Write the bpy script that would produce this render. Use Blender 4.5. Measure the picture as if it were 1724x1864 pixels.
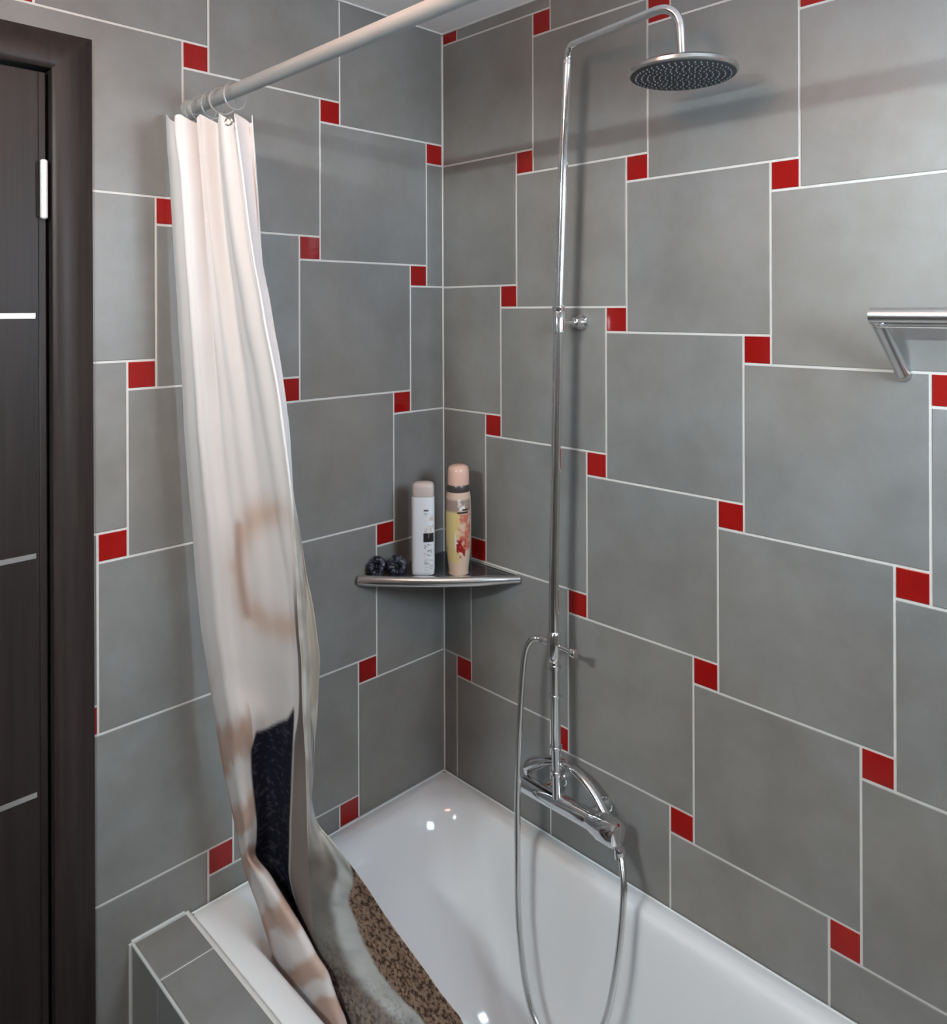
import bpy, bmesh, math, random
from mathutils import Vector, Matrix

for o in list(bpy.data.objects):
    bpy.data.objects.remove(o)
scene = bpy.context.scene
C = scene.collection
random.seed(7)
PI = math.pi

# ------------------------------------------------------------------ camera
# metres; corner of the two visible walls is x=0,y=0; floor z=0
W_PX, H_PX, F_PX, CX, CY = 1724, 1864, 1415.85, 909.38, 565.64
cam_d = bpy.data.cameras.new('camera')
cam = bpy.data.objects.new('camera', cam_d)
C.objects.link(cam)
right = Vector((0.7148, 0.6993, -0.0035)); down = Vector((-0.0019, -0.0031, -1.0)); fwd = Vector((-0.6993, 0.7148, -0.0009))
M = Matrix((right, -down, -fwd)).transposed().to_4x4()
M.translation = Vector((1.4679, -1.2977, 1.6844))
cam.matrix_world = M
cam_d.sensor_fit = 'HORIZONTAL'; cam_d.sensor_width = 36.0
cam_d.lens = F_PX / W_PX * 36.0
cam_d.shift_x = -(CX - W_PX / 2) / W_PX
cam_d.shift_y = (CY - H_PX / 2) / W_PX
cam_d.clip_start = 0.02
scene.camera = cam

# ------------------------------------------------------------------ world, light levels, exposure
wd = bpy.data.worlds.new('world'); scene.world = wd; wd.use_nodes = True
wd.node_tree.nodes['Background'].inputs[0].default_value = (0.75, 0.85, 1.0, 1)
wd.node_tree.nodes['Background'].inputs[1].default_value = 1.0
LAMP_MIRROR = ((0.88, 0.99, 1.0), 480.0)      # strip over the mirror, behind the camera
LAMP_CEILING = ((1.0, 0.61, 0.44), 19.0)      # round ceiling lamp
LAMP_WINDOW = ((0.74, 0.88, 1.0), 30.0)       # daylight in the frosted transom window
vs = scene.view_settings
vs.view_transform = 'Standard'; vs.look = 'None'; vs.gamma = 1.0; vs.use_curve_mapping = False
vs.exposure = 0.0

# ------------------------------------------------------------------ materials
def mat(name, col=(.5, .5, .5), rough=.5, metal=0.0, spec=.5, coat=0.0):
    m = bpy.data.materials.new(name); m.use_nodes = True
    b = m.node_tree.nodes['Principled BSDF']
    b.inputs['Base Color'].default_value = (*col, 1)
    b.inputs['Roughness'].default_value = rough
    b.inputs['Metallic'].default_value = metal
    b.inputs['Specular IOR Level'].default_value = spec
    b.inputs['Coat Weight'].default_value = coat
    return m
def N(m, t, **kw):
    n = m.node_tree.nodes.new(t)
    for k, v in kw.items(): setattr(n, k, v)
    return n
def LK(m, a, b): m.node_tree.links.new(a, b)
def bsdf(m): return m.node_tree.nodes['Principled BSDF']
def emit(name, col, strength):
    m = bpy.data.materials.new(name); m.use_nodes = True
    b = bsdf(m)
    b.inputs['Base Color'].default_value = (*col, 1)
    b.inputs['Emission Color'].default_value = (*col, 1)
    b.inputs['Emission Strength'].default_value = strength
    return m
def mottled(name, cols, scale, rough, spec=.5, bump=0.0, perobj=0.06, rvar=.08, detail=5, light_tint=None):
    """procedural ceramic: cloudy noise ramp, small per-tile difference, faint relief, optional painted light colour"""
    m = mat(name, cols[0], rough, 0, spec)
    geo = N(m, 'ShaderNodeNewGeometry'); info = N(m, 'ShaderNodeObjectInfo')
    add = N(m, 'ShaderNodeVectorMath', operation='MULTIPLY_ADD')
    LK(m, info.outputs['Random'], add.inputs[0]); add.inputs[1].default_value = (37, 21, 13)
    LK(m, geo.outputs['Position'], add.inputs[2])
    no = N(m, 'ShaderNodeTexNoise'); no.inputs['Scale'].default_value = scale; no.inputs['Detail'].default_value = detail
    no.inputs['Roughness'].default_value = .62
    LK(m, add.outputs[0], no.inputs['Vector'])
    rp = N(m, 'ShaderNodeValToRGB')
    rp.color_ramp.elements[0].position = .30; rp.color_ramp.elements[0].color = (*cols[0], 1)
    rp.color_ramp.elements[1].position = .70; rp.color_ramp.elements[1].color = (*cols[-1], 1)
    if len(cols) > 2:
        e = rp.color_ramp.elements.new(.5); e.color = (*cols[1], 1)
    LK(m, no.outputs['Fac'], rp.inputs['Fac'])
    src = rp.outputs['Color']
    if light_tint:  # broad warm-to-cool shift painted in for the mixed light on the walls
        nt = N(m, 'ShaderNodeTexNoise'); nt.inputs['Scale'].default_value = light_tint[0]; nt.inputs['Detail'].default_value = 2
        LK(m, geo.outputs['Position'], nt.inputs['Vector'])
        rt = N(m, 'ShaderNodeValToRGB'); rt.color_ramp.elements[0].position = .36; rt.color_ramp.elements[1].position = .64
        rt.color_ramp.elements[0].color = (*light_tint[1], 1); rt.color_ramp.elements[1].color = (*light_tint[2], 1); LK(m, nt.outputs['Fac'], rt.inputs['Fac'])
        mt = N(m, 'ShaderNodeMix', data_type='RGBA', blend_type='MULTIPLY'); mt.inputs[0].default_value = 1.0
        LK(m, src, mt.inputs[6]); LK(m, rt.outputs['Color'], mt.inputs[7]); src = mt.outputs[2]
    hs = N(m, 'ShaderNodeHueSaturation')
    mr = N(m, 'ShaderNodeMapRange'); mr.inputs['To Min'].default_value = 1 - perobj; mr.inputs['To Max'].default_value = 1 + perobj
    LK(m, info.outputs['Random'], mr.inputs['Value']); LK(m, mr.outputs[0], hs.inputs['Value'])
    LK(m, src, hs.inputs['Color']); LK(m, hs.outputs['Color'], bsdf(m).inputs['Base Color'])
    r2 = N(m, 'ShaderNodeMapRange'); r2.inputs['To Min'].default_value = rough - rvar; r2.inputs['To Max'].default_value = rough + rvar
    LK(m, no.outputs['Fac'], r2.inputs['Value']); LK(m, r2.outputs[0], bsdf(m).inputs['Roughness'])
    if bump:
        n2 = N(m, 'ShaderNodeTexNoise'); n2.inputs['Scale'].default_value = scale * 9; n2.inputs['Detail'].default_value = 3
        LK(m, add.outputs[0], n2.inputs['Vector'])
        bp = N(m, 'ShaderNodeBump'); bp.inputs['Strength'].default_value = bump; bp.inputs['Distance'].default_value = .002
        LK(m, n2.outputs['Fac'], bp.inputs['Height']); LK(m, bp.outputs[0], bsdf(m).inputs['Normal'])
    return m

MT = {}
MT['tile'] = mottled('grey_stoneware', [(.196, .189, .178), (.224, .219, .209), (.250, .249, .242)], 7, .40, .45, .10, .05, .08, 5, (1.9, (1.025, .975, .94), (.955, .99, 1.03)))
MT['red'] = mottled('red_glass_insert', [(.27, .007, .006), (.33, .010, .008)], 16, .08, .36, .04, .08, .03)
MT['grout'] = mottled('light_grout', [(.64, .625, .60), (.70, .685, .66)], 40, .85, .2, .2, 0, .03)
MT['ceil'] = mottled('ceiling_paint', [(.84, .80, .78), (.88, .84, .82)], 5, .7, .2, .03, 0, .03)
MT['floor'] = mottled('floor_tile', [(.16, .16, .155), (.20, .20, .195)], 6, .4, .4, .05, .03)
MT['bath'] = mat('white_enamel', (.80, .81, .82), .12, 0, .5, .35)
MT['silicone'] = mat('silicone', (.66, .66, .64), .4)
MT['trim'] = mat('pale_edge_profile', (.55, .57, .56), .4)
MT['chrome'] = mat('chrome', (.82, .83, .84), .09, 1.0)
MT['chrome_soft'] = mat('brushed_chrome', (.72, .72, .71), .22, 1.0)
MT['rubber'] = mat('dark_nozzle_plate', (.035, .036, .040), .55)
MT['nozzle'] = mat('nozzle_grey', (.10, .10, .11), .5)
MT['rod'] = mat('rod_grey_plastic', (.37, .375, .375), .32, 0, .5)
MT['alu'] = mat('aluminium', (.80, .80, .78), .28, 0.9)
MT['hinge'] = mat('pale_hinge_metal', (.86, .85, .82), .35, .3)
MT['dark'] = mat('black_gap', (.006, .005, .005), .8)
MT['clear'] = mat('clear_plastic', (.75, .75, .73), .25); bsdf(MT['clear']).inputs['Transmission Weight'].default_value = .75
MT['glassdark'] = mat('smoked_glass', (.05, .055, .06), .12, 0, .5)
MT['mirror'] = mat('mirror_glass', (.85, .87, .87), .03, 1.0)
MT['white'] = mat('white_plastic', (.80, .82, .84), .3)
MT['lampcase'] = mat('lamp_case', (.6, .6, .6), .35, .6)

def wood(name, c0, c1):
    m = mat(name, c0, .46, 0, .28)
    tc = N(m, 'ShaderNodeNewGeometry'); mp = N(m, 'ShaderNodeMapping')
    mp.inputs['Scale'].default_value = (60, 60, 2.2)
    LK(m, tc.outputs['Position'], mp.inputs['Vector'])
    no = N(m, 'ShaderNodeTexNoise'); no.inputs['Scale'].default_value = 1.6; no.inputs['Detail'].default_value = 6
    LK(m, mp.outputs[0], no.inputs['Vector'])
    rp = N(m, 'ShaderNodeValToRGB'); rp.color_ramp.elements[0].position = .3; rp.color_ramp.elements[1].position = .7
    rp.color_ramp.elements[0].color = (*c0, 1); rp.color_ramp.elements[1].color = (*c1, 1)
    LK(m, no.outputs['Fac'], rp.inputs['Fac']); LK(m, rp.outputs['Color'], bsdf(m).inputs['Base Color'])
    bp = N(m, 'ShaderNodeBump'); bp.inputs['Strength'].default_value = .08; bp.inputs['Distance'].default_value = .001
    LK(m, no.outputs['Fac'], bp.inputs['Height']); LK(m, bp.outputs[0], bsdf(m).inputs['Normal'])
    return m
MT['wenge'] = wood('wenge_leaf', (.015, .0108, .0095), (.026, .019, .017))
MT['casing'] = wood('wenge_casing', (.020, .0145, .013), (.033, .024, .022))

# ------------------------------------------------------------------ mesh helpers
def link(o, parent=None):
    C.objects.link(o)
    if parent is not None: o.parent = parent
    return o
def obj(name, bm, m, parent=None, smooth=False):
    me = bpy.data.meshes.new(name)
    bmesh.ops.recalc_face_normals(bm, faces=bm.faces)
    bm.to_mesh(me); bm.free()
    if smooth:
        for p in me.polygons: p.use_smooth = True
    me.materials.append(m)
    return link(bpy.data.objects.new(name, me), parent)
def thing(name, label, cat, loc=(0, 0, 0), group=None):
    o = bpy.data.objects.new(name, None); C.objects.link(o); o.location = loc
    o.empty_display_size = .05
    return tag(o, label, cat, group)
def tag(o, label, cat, group=None):
    o['label'] = label; o['category'] = cat
    if group: o['group'] = group
    return o
def struct(o): o['kind'] = 'structure'; return o
def at_root(o, root):
    """keep world placement of geometry given in world coordinates under a moved root"""
    o.parent = root; o.location = Vector(o.location) - Vector(root.location); return o
def add_box(bm, lo, hi, bev=0.0, seg=2):
    v = [bm.verts.new((x, y, z)) for x in (lo[0], hi[0]) for y in (lo[1], hi[1]) for z in (lo[2], hi[2])]
    f = [bm.faces.new([v[i] for i in q]) for q in ((0, 1, 3, 2), (4, 6, 7, 5), (0, 4, 5, 1), (2, 3, 7, 6), (0, 2, 6, 4), (1, 5, 7, 3))]
    if bev:
        es = list({e for q in f for e in q.edges})
        bmesh.ops.bevel(bm, geom=es, offset=bev, segments=seg, affect='EDGES', profile=.5)
    return bm
def box(lo, hi, bev=0.0, seg=2): return add_box(bmesh.new(), lo, hi, bev, seg)
def frame_for(d):
    d = d.normalized(); a = Vector((0, 0, 1)) if abs(d.z) < .9 else Vector((1, 0, 0))
    u = d.cross(a).normalized(); return u, d.cross(u).normalized()
def spline(pts, n=8):
    P = [Vector(p) for p in pts]; out = []
    for i in range(len(P) - 1):
        p0 = P[i - 1] if i else P[0] * 2 - P[1]; p1, p2 = P[i], P[i + 1]
        p3 = P[i + 2] if i + 2 < len(P) else P[-1] * 2 - P[-2]
        for k in range(n):
            t = k / n
            out.append(.5 * ((2 * p1) + (p2 - p0) * t + (2 * p0 - 5 * p1 + 4 * p2 - p3) * t * t + (3 * p1 - p0 - 3 * p2 + p3) * t ** 3))
    out.append(P[-1]); return out
def add_tube(bm, pts, r, seg=16, cap=True, sy=1.0):
    P = [Vector(p) for p in pts]
    rs = r if isinstance(r, (list, tuple)) else [r] * len(P)
    u = None; rings = []
    for i, p in enumerate(P):
        d = (P[min(i + 1, len(P) - 1)] - P[max(i - 1, 0)]).normalized()
        if u is None: u, w = frame_for(d)
        else:
            u = (u - d * u.dot(d)).normalized(); w = d.cross(u)
        rings.append([bm.verts.new(p + (u * math.cos(2 * PI * k / seg) + w * sy * math.sin(2 * PI * k / seg)) * rs[i]) for k in range(seg)])
    for a, b in zip(rings, rings[1:]):
        for k in range(seg): bm.faces.new((a[k], a[(k + 1) % seg], b[(k + 1) % seg], b[k]))
    if cap: bm.faces.new(rings[0][::-1]); bm.faces.new(rings[-1])
    return bm
def tube(pts, r, seg=16, cap=True, sy=1.0): return add_tube(bmesh.new(), pts, r, seg, cap, sy)
def add_lathe(bm, prof, base, axis=(0, 0, 1), seg=32, sx=1.0, sy=1.0):
    """prof: list of (radius, height along axis)"""
    base = Vector(base); ax = Vector(axis).normalized()
    u, w = (Vector((1, 0, 0)), Vector((0, 1, 0))) if abs(ax.z) > .99 else frame_for(ax)
    rings = []
    for r, h in prof:
        rings.append([bm.verts.new(base + ax * h + u * (math.cos(2 * PI * k / seg) * r * sx) + w * (math.sin(2 * PI * k / seg) * r * sy)) for k in range(seg)])
    for a, b in zip(rings, rings[1:]):
        for k in range(seg): bm.faces.new((a[k], a[(k + 1) % seg], b[(k + 1) % seg], b[k]))
    bm.faces.new(rings[0][::-1]); bm.faces.new(rings[-1])
    return bm
def lathe(prof, base, axis=(0, 0, 1), seg=32, sx=1.0, sy=1.0): return add_lathe(bmesh.new(), prof, base, axis, seg, sx, sy)
def shade_auto(o, ang=40):
    me = o.data
    for p in me.polygons: p.use_smooth = True
    bm = bmesh.new(); bm.from_mesh(me)
    for e in bm.edges:
        if len(e.link_faces) == 2 and e.calc_face_angle(0) > math.radians(ang): e.smooth = False
    bm.to_mesh(me); bm.free(); return o
def part(name, bm, m, root, ang=40):
    """part given in world coordinates, parented to root"""
    o = obj(name, bm, m)
    me = o.data; off = Vector(root.location)
    if root.parent is not None: off = off + Vector(root.parent.location)
    me.transform(Matrix.Translation(-off)); o.parent = root
    return shade_auto(o, ang)

# ------------------------------------------------------------------ room shell and tiling
XE, YB, ZC = 1.75, -2.0, 2.377
TA, TB, JT, TH = .303, .0516, .0046, .0014
def rect_sub(r, h):
    u0, u1, z0, z1 = r; a0, a1, c0, c1 = h
    if a0 >= u1 or a1 <= u0 or c0 >= z1 or c1 <= z0: return [r]
    out = []
    if c1 < z1: out.append((u0, u1, max(c1, z0), z1))
    if c0 > z0: out.append((u0, u1, z0, min(c0, z1)))
    zz0, zz1 = max(c0, z0), min(c1, z1)
    if a0 > u0: out.append((u0, a0, zz0, zz1))
    if a1 < u1: out.append((a1, u1, zz0, zz1))
    return [q for q in out if q[1] - q[0] > .004 and q[3] - q[2] > .004]
def tile_mesh(rects, cu, cz, U, Nrm):
    """pillowed ceramic piece in a local frame: U along the wall, z up, Nrm out of the wall"""
    bm = bmesh.new(); Z = Vector((0, 0, 1)) if abs(Nrm.z) < .5 else None
    V = Z if Z is not None else Nrm.cross(U)
    for u0, u1, z0, z1 in rects:
        e = min(.0009, (u1 - u0) * .2, (z1 - z0) * .2) if len(rects) == 1 else 0.0
        def ring(i, h): return [bm.verts.new(U * (u - cu) + V * (z - cz) + Nrm * h) for u, z in ((u0 + i, z0 + i), (u1 - i, z0 + i), (u1 - i, z1 - i), (u0 + i, z1 - i))]
        a, b, c = ring(0, -TH - .001), ring(0, -.0005), ring(e, 0)
        for p, q in ((a, b), (b, c)):
            for k in range(4): bm.faces.new((p[k], p[(k + 1) % 4], q[(k + 1) % 4], q[k]))
        bm.faces.new(c)
    bmesh.ops.recalc_face_normals(bm, faces=bm.faces)
    return bm
def tile_field(wall, org, U, Nrm, u0, z0, bounds, holes=(), V=Vector((0, 0, 1))):
    cache = {}
    for i in range(-9, 12):
        for j in range(-9, 12):
            cu, cz = u0 + i * TA - j * TB, z0 - i * TB - j * TA
            for kind, r in (('insert', (cu - TB / 2, cu + TB / 2, cz - TB / 2, cz + TB / 2)),
                            ('tile', (cu + TB / 2, cu + TB / 2 + TA, cz - TB / 2, cz - TB / 2 + TA))):
                full = (r[0] + JT / 2, r[1] - JT / 2, r[2] + JT / 2, r[3] - JT / 2)
                q = (max(full[0], bounds[0]), min(full[1], bounds[1]), max(full[2], bounds[2]), min(full[3], bounds[3]))
                if q[1] - q[0] < .004 or q[3] - q[2] < .004: continue
                rs = [q]
                for h in holes: rs = [s for p in rs for s in rect_sub(p, h)]
                if not rs: continue
                mu, mz = (full[0] + full[1]) / 2, (full[2] + full[3]) / 2
                whole = rs == [full]
                if whole and kind in cache: me = cache[kind]
                else:
                    bm = tile_mesh(rs, mu, mz, U, Nrm); me = bpy.data.meshes.new('tile' if kind == 'tile' else 'insert_tile'); bm.to_mesh(me); bm.free()
                    me.materials.append(MT['tile' if kind == 'tile' else 'red'])
                    if whole: cache[kind] = me
                o = bpy.data.objects.new('tile' if kind == 'tile' else 'insert_tile', me)
                o.location = org + U * mu + V * mz
                link(o, wall)

DOOR = (-1.70, -.882, 0.0, 2.094)       # clear opening between casings: y0, y1, z0, z1
bm = bmesh.new()
add_box(bm, (-.12, -.870, 0), (-TH, .10, ZC)); add_box(bm, (-.12, -1.712, 2.106), (-TH, -.870, ZC)); add_box(bm, (-.12, YB - .10, 0), (-TH, -1.712, ZC))
wall_l = struct(obj('wall_left', bm, MT['grout']))
tile_field(wall_l, Vector((0, 0, 0)), Vector((0, 1, 0)), Vector((1, 0, 0)), -.3303, 2.12287, (YB, -.0008, 0.0, ZC - .003), [(-1.715, -.868, -.1, 2.109)])
wall_r = struct(obj('wall_right', box((-TH, TH, 0), (XE + .1, .12, ZC)), MT['grout']))
tile_field(wall_r, Vector((0, 0, 0)), Vector((1, 0, 0)), Vector((0, -1, 0)), .27878, 2.01886, (.0026, XE, 0.0, ZC - .003))
WIN = (-.62, -.16, 1.62, 2.10)          # transom window in the end wall: y0, y1, z0, z1
bm = bmesh.new()
for lo, hi in (((XE + TH, YB - .1, 0), (XE + .12, WIN[0], ZC)), ((XE + TH, WIN[1], 0), (XE + .12, .1, ZC)), ((XE + TH, WIN[0], 0), (XE + .12, WIN[1], WIN[2])), ((XE + TH, WIN[0], WIN[3]), (XE + .12, WIN[1], ZC))): add_box(bm, lo, hi)
wall_o = struct(obj('wall_opposite', bm, MT['grout']))
tile_field(wall_o, Vector((XE, 0, 0)), Vector((0, -1, 0)), Vector((-1, 0, 0)), .12, 2.06, (0.0, -YB, 0.0, ZC - .003), [(-WIN[1], -WIN[0], WIN[2], WIN[3])])
wall_b = struct(obj('wall_behind', box((-.1, YB - .12, 0), (XE + .1, YB - TH, ZC)), MT['grout']))
tile_field(wall_b, Vector((0, YB, 0)), Vector((-1, 0, 0)), Vector((0, 1, 0)), -.9, 2.05, (-XE, 0.0, 0.0, ZC - .003))
struct(obj('floor', box((-.1, YB - .1, -.1), (XE + .1, .1, 0)), MT['floor']))
struct(obj('ceiling', box((-.1, YB - .1, ZC), (XE + .1, .1, ZC + .1)), MT['ceil']))
bm = bmesh.new()
for lo, hi in (((.0, YB, ZC - .0035), (.0045, 0, ZC)), ((0, -.0045, ZC - .0035), (XE, 0, ZC))): add_box(bm, lo, hi)
struct(obj('trim_1', bm, MT['silicone']))
struct(obj('trim_2', tube([(.0006, -.0006, .50), (.0006, -.0006, ZC - .004)], .0022, 8), MT['grout']))

# window
win = struct(bpy.data.objects.new('window_1', None)); C.objects.link(win); win.location = (XE, (WIN[0] + WIN[1]) / 2, WIN[2])
bm = bmesh.new(); y0, y1, z0, z1 = WIN; fw = .035
for lo, hi in (((XE + .02, y0, z0), (XE + .07, y1, z0 + fw)), ((XE + .02, y0, z1 - fw), (XE + .07, y1, z1)), ((XE + .02, y0, z0 + fw), (XE + .07, y0 + fw, z1 - fw)), ((XE + .02, y1 - fw, z0 + fw), (XE + .07, y1, z1 - fw))): add_box(bm, lo, hi)
part('window_frame', bm, MT['white'], win)
part('frosted_pane', box((XE + .04, y0 + fw, z0 + fw), (XE + .046, y1 - fw, z1 - fw)), emit('daylit_frosted_glass', *LAMP_WINDOW), win)

# ------------------------------------------------------------------ door
door = struct(bpy.data.objects.new('door_1', None)); C.objects.link(door); door.location = (0, -1.29, 0)
DY0, DY1, DZ = -1.70, -.8865, 2.0955
leaf = part('leaf', box((-.045, DY0 + .004, .008), (-.006, DY1 - .0045, DZ - .005), .0012, 1), MT['wenge'], door)
part('jamb', add_box(add_box(add_box(bmesh.new(), (-.118, DY1, 0), (-.0005, DY1 + .016, DZ + .010)), (-.118, DY0 - .012, 0), (-.0005, DY0, DZ + .01)), (-.118, DY0, DZ), (-.0005, DY1, DZ + .010)), MT['dark'], door)
part('door_stop', add_box(bmesh.new(), (-.075, DY1 - .02, 0), (-.05, DY1, DZ)), MT['dark'], door)
bm = bmesh.new()                                                    # raised stile seam of the leaf
for zs in (1.6775, 1.2735, .8715, .468):
    bm2 = box((-.0065, DY0 + .03, zs - .0045), (-.0052, -.9085, zs + .0045), .0003, 1)
    part('inlay_strip', bm2, MT['alu'], leaf)
part('stile_bead', box((-.0065, -.9035, .01), (-.0035, DY1 - .006, DZ - .006), .001, 1), MT['wenge'], leaf)
# casing profile: width outwards from the opening, convex, thin at the outer edge
PW = .0655
prof = [(0, 0), (0, .009), (.003, .0125), (.009, .0150), (.020, .0165), (.031, .0160), (.041, .0135), (.050, .0095), (.058, .0055), (PW, .0030), (PW, 0)]
def casing_run(a, b, out, mit_a, mit_b):
    """a->b along the inner edge; out = outward direction; mitred at the ends flagged"""
    a, b, out = Vector(a), Vector(b), Vector(out); d = (b - a).normalized(); bm = bmesh.new(); R = []
    for p, s, m_ in ((a, -1, mit_a), (b, 1, mit_b)):
        R.append([bm.verts.new(p + out * w + Vector((1, 0, 0)) * h + d * (s * w if m_ else 0)) for w, h in prof])
    for k in range(len(prof) - 1): bm.faces.new((R[0][k], R[0][k + 1], R[1][k + 1], R[1][k]))
    bm.faces.new(R[0][::-1]); bm.faces.new(R[1]); return bm
part('casing_side', casing_run((.0005, DY1, 0), (.0005, DY1, DZ), (0, 1, 0), False, True), MT['casing'], door, 30)
part('casing_side', casing_run((.0005, DY0, 0), (.0005, DY0, DZ), (0, -1, 0), False, True), MT['casing'], door, 30)
part('casing_top', casing_run((.0005, DY0, DZ), (.0005, DY1, DZ), (0, 0, 1), True, True), MT['casing'], door, 30)
for zh in (1.8405, .25):
    hg = part('hinge', lathe([(.0035, 0), (.0058, .002), (.0058, .098), (.0035, .100)], (.0045, -.8975, zh), seg=20), MT['hinge'], door)
    part('hinge_leaf', box((-.0055, -.9065, zh + .004), (-.0025, -.898, zh + .096), .0006, 1), MT['dark'], door)

# ------------------------------------------------------------------ bathtub
def rrect(x0, x1, y0, y1, r, z, na=10, ns=8):
    pts = []
    for cx_, cy_, a0 in ((x1 - r, y1 - r, 0), (x0 + r, y1 - r, PI / 2), (x0 + r, y0 + r, PI), (x1 - r, y0 + r, 1.5 * PI)):
        for k in range(na + 1):
            a = a0 + PI / 2 * k / na; pts.append(Vector((cx_ + r * math.cos(a), cy_ + r * math.sin(a), z)))
    full = []
    n = len(pts); m = na + 1
    for c in range(4):
        full += pts[c * m:(c + 1) * m]
        a, b = pts[c * m + m - 1], pts[((c + 1) * m) % n]
        for k in range(1, ns): full.append(a.lerp(b, k / ns))
    return full
ZR = .530
rings = []
bx0, bx1, by0, by1 = .002, 1.702, -.655, -.002
rings.append(rrect(bx0 + .012, bx1 - .012, by0 + .012, by1 - .012, .012, .40))
rings.append(rrect(bx0, bx1, by0, by1, .012, ZR - .030))
rings.append(rrect(bx0, bx1, by0, by1, .012, ZR - .005))
rings.append(rrect(bx0 + .004, bx1 - .004, by0 + .004, by1 - .004, .012, ZR + .001))
def inner(i, z, r, sl=0.0, sr=0.0): return rrect(bx0 + i * .8 + sl, bx1 - i * .9 - sr, by0 + i, by1 - i * .75, r, z)
rings.append(inner(.030, ZR + .0015, .05))
for i, dz, r, sl in ((.048, .000, .085, 0), (.056, -.003, .10, .002), (.062, -.010, .11, .006), (.067, -.022, .12, .012), (.073, -.05, .125, .026), (.080, -.10, .13, .048), (.088, -.17, .13, .082), (.098, -.25, .13, .125), (.110, -.32, .12, .17), (.125, -.365, .11, .205), (.150, -.388, .10, .245), (.185, -.396, .085, .29)):
    rings.append(inner(i, ZR + dz, r, sl, sl * .5))
bm = bmesh.new(); VR = [[bm.verts.new(p) for p in r] for r in rings]
for a, b in zip(VR, VR[1:]):
    n = len(a)
    for k in range(n): bm.faces.new((a[k], a[(k + 1) % n], b[(k + 1) % n], b[k]))
bm.faces.new(VR[-1])
bath = thing('bathtub', 'glossy white enamel bathtub filling the tiled corner', 'bathtub', (.85, -.33, 0))
part('tub_shell', bm, MT['bath'], bath, 70)
part('wall_seal', tube([(.0035, -.650, ZR + .0008), (.0035, -.0035, ZR + .0008), (1.70, -.0035, ZR + .0008)], .0022, 10), MT['bath'], bath)
part('drain', lathe([(.034, 0), (.036, .002), (.030, .004), (.012, .003)], (1.30, -.33, ZR - .396)), MT['chrome'], bath)
for x in (.45, 1.35):
    for y in (-.45, -.21): part('foot', tube([(x, y, 0), (x, y, .13)], .014, 10), MT['lampcase'], bath)

# tiled ledge boxing in the bath
LY0, LY1, LZ = -.7600, -.6585, .5400
led = thing('bath_surround', 'grey tiled ledge with pale edge profiles boxing in the bathtub', 'ledge', (.86, -.71, 0))
part('core', box((.0015, LY0 + .002, 0), (1.745, LY1 - .001, LZ - .002)), MT['grout'], led)
xs = [.006] + [.1195 + .303 * k for k in range(6)]
def slab(lo, hi): return box(lo, hi, .0008, 1)
for a, b in zip(xs, xs[1:]):
    part('top_tile', slab((a + .002, LY0 + .0045, LZ - .004), (min(b, 1.742) - .002, LY1 - .003, LZ)), MT['tile'], led)
for zb, zt in ((.240, .536), (0, .236)):
    for a, b in zip(xs, xs[1:]):
        part('panel_tile', slab((a + .002, LY0, zb + .002), (min(b, 1.742) - .002, LY0 + .006, zt)), MT['tile'], led)
part('edge_profile', tube([(.002, LY0 + .0018, LZ - .0022), (1.745, LY0 + .0018, LZ - .0022)], .0030, 10), MT['trim'], led)
part('wall_bead', add_tube(tube([(.002, LY0 - .001, 0), (.002, LY0 - .001, LZ - .002)], .0038, 10), [(.002, LY0, LZ), (.002, LY1 - .004, LZ - .0005)], .0036, 10), MT['trim'], led)
part('silicone_bead', tube([(.003, LY1 + .0005, LZ - .0045), (1.742, LY1 + .0005, LZ - .0045)], .0058, 12), MT['silicone'], led)

# ------------------------------------------------------------------ curtain rod, rings, curtain
RY, RZ = -.645, 2.071
rod = thing('curtain_rod', 'pale grey shower curtain rod spanning above the bath edge', 'rod', (0, RY, RZ))
part('tube', tube([(.006, RY, RZ), (XE - .006, RY, RZ)], .0122, 24), MT['rod'], rod)
for x, s in ((.0004, 1), (XE - .0004, -1)):
    part('flange', lathe([(.019, 0), (.019, .004), (.0155, .010), (.0150, .022), (.013, .024)], (x, RY, RZ), (s, 0, 0), 24), MT['rod'], rod)

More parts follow.
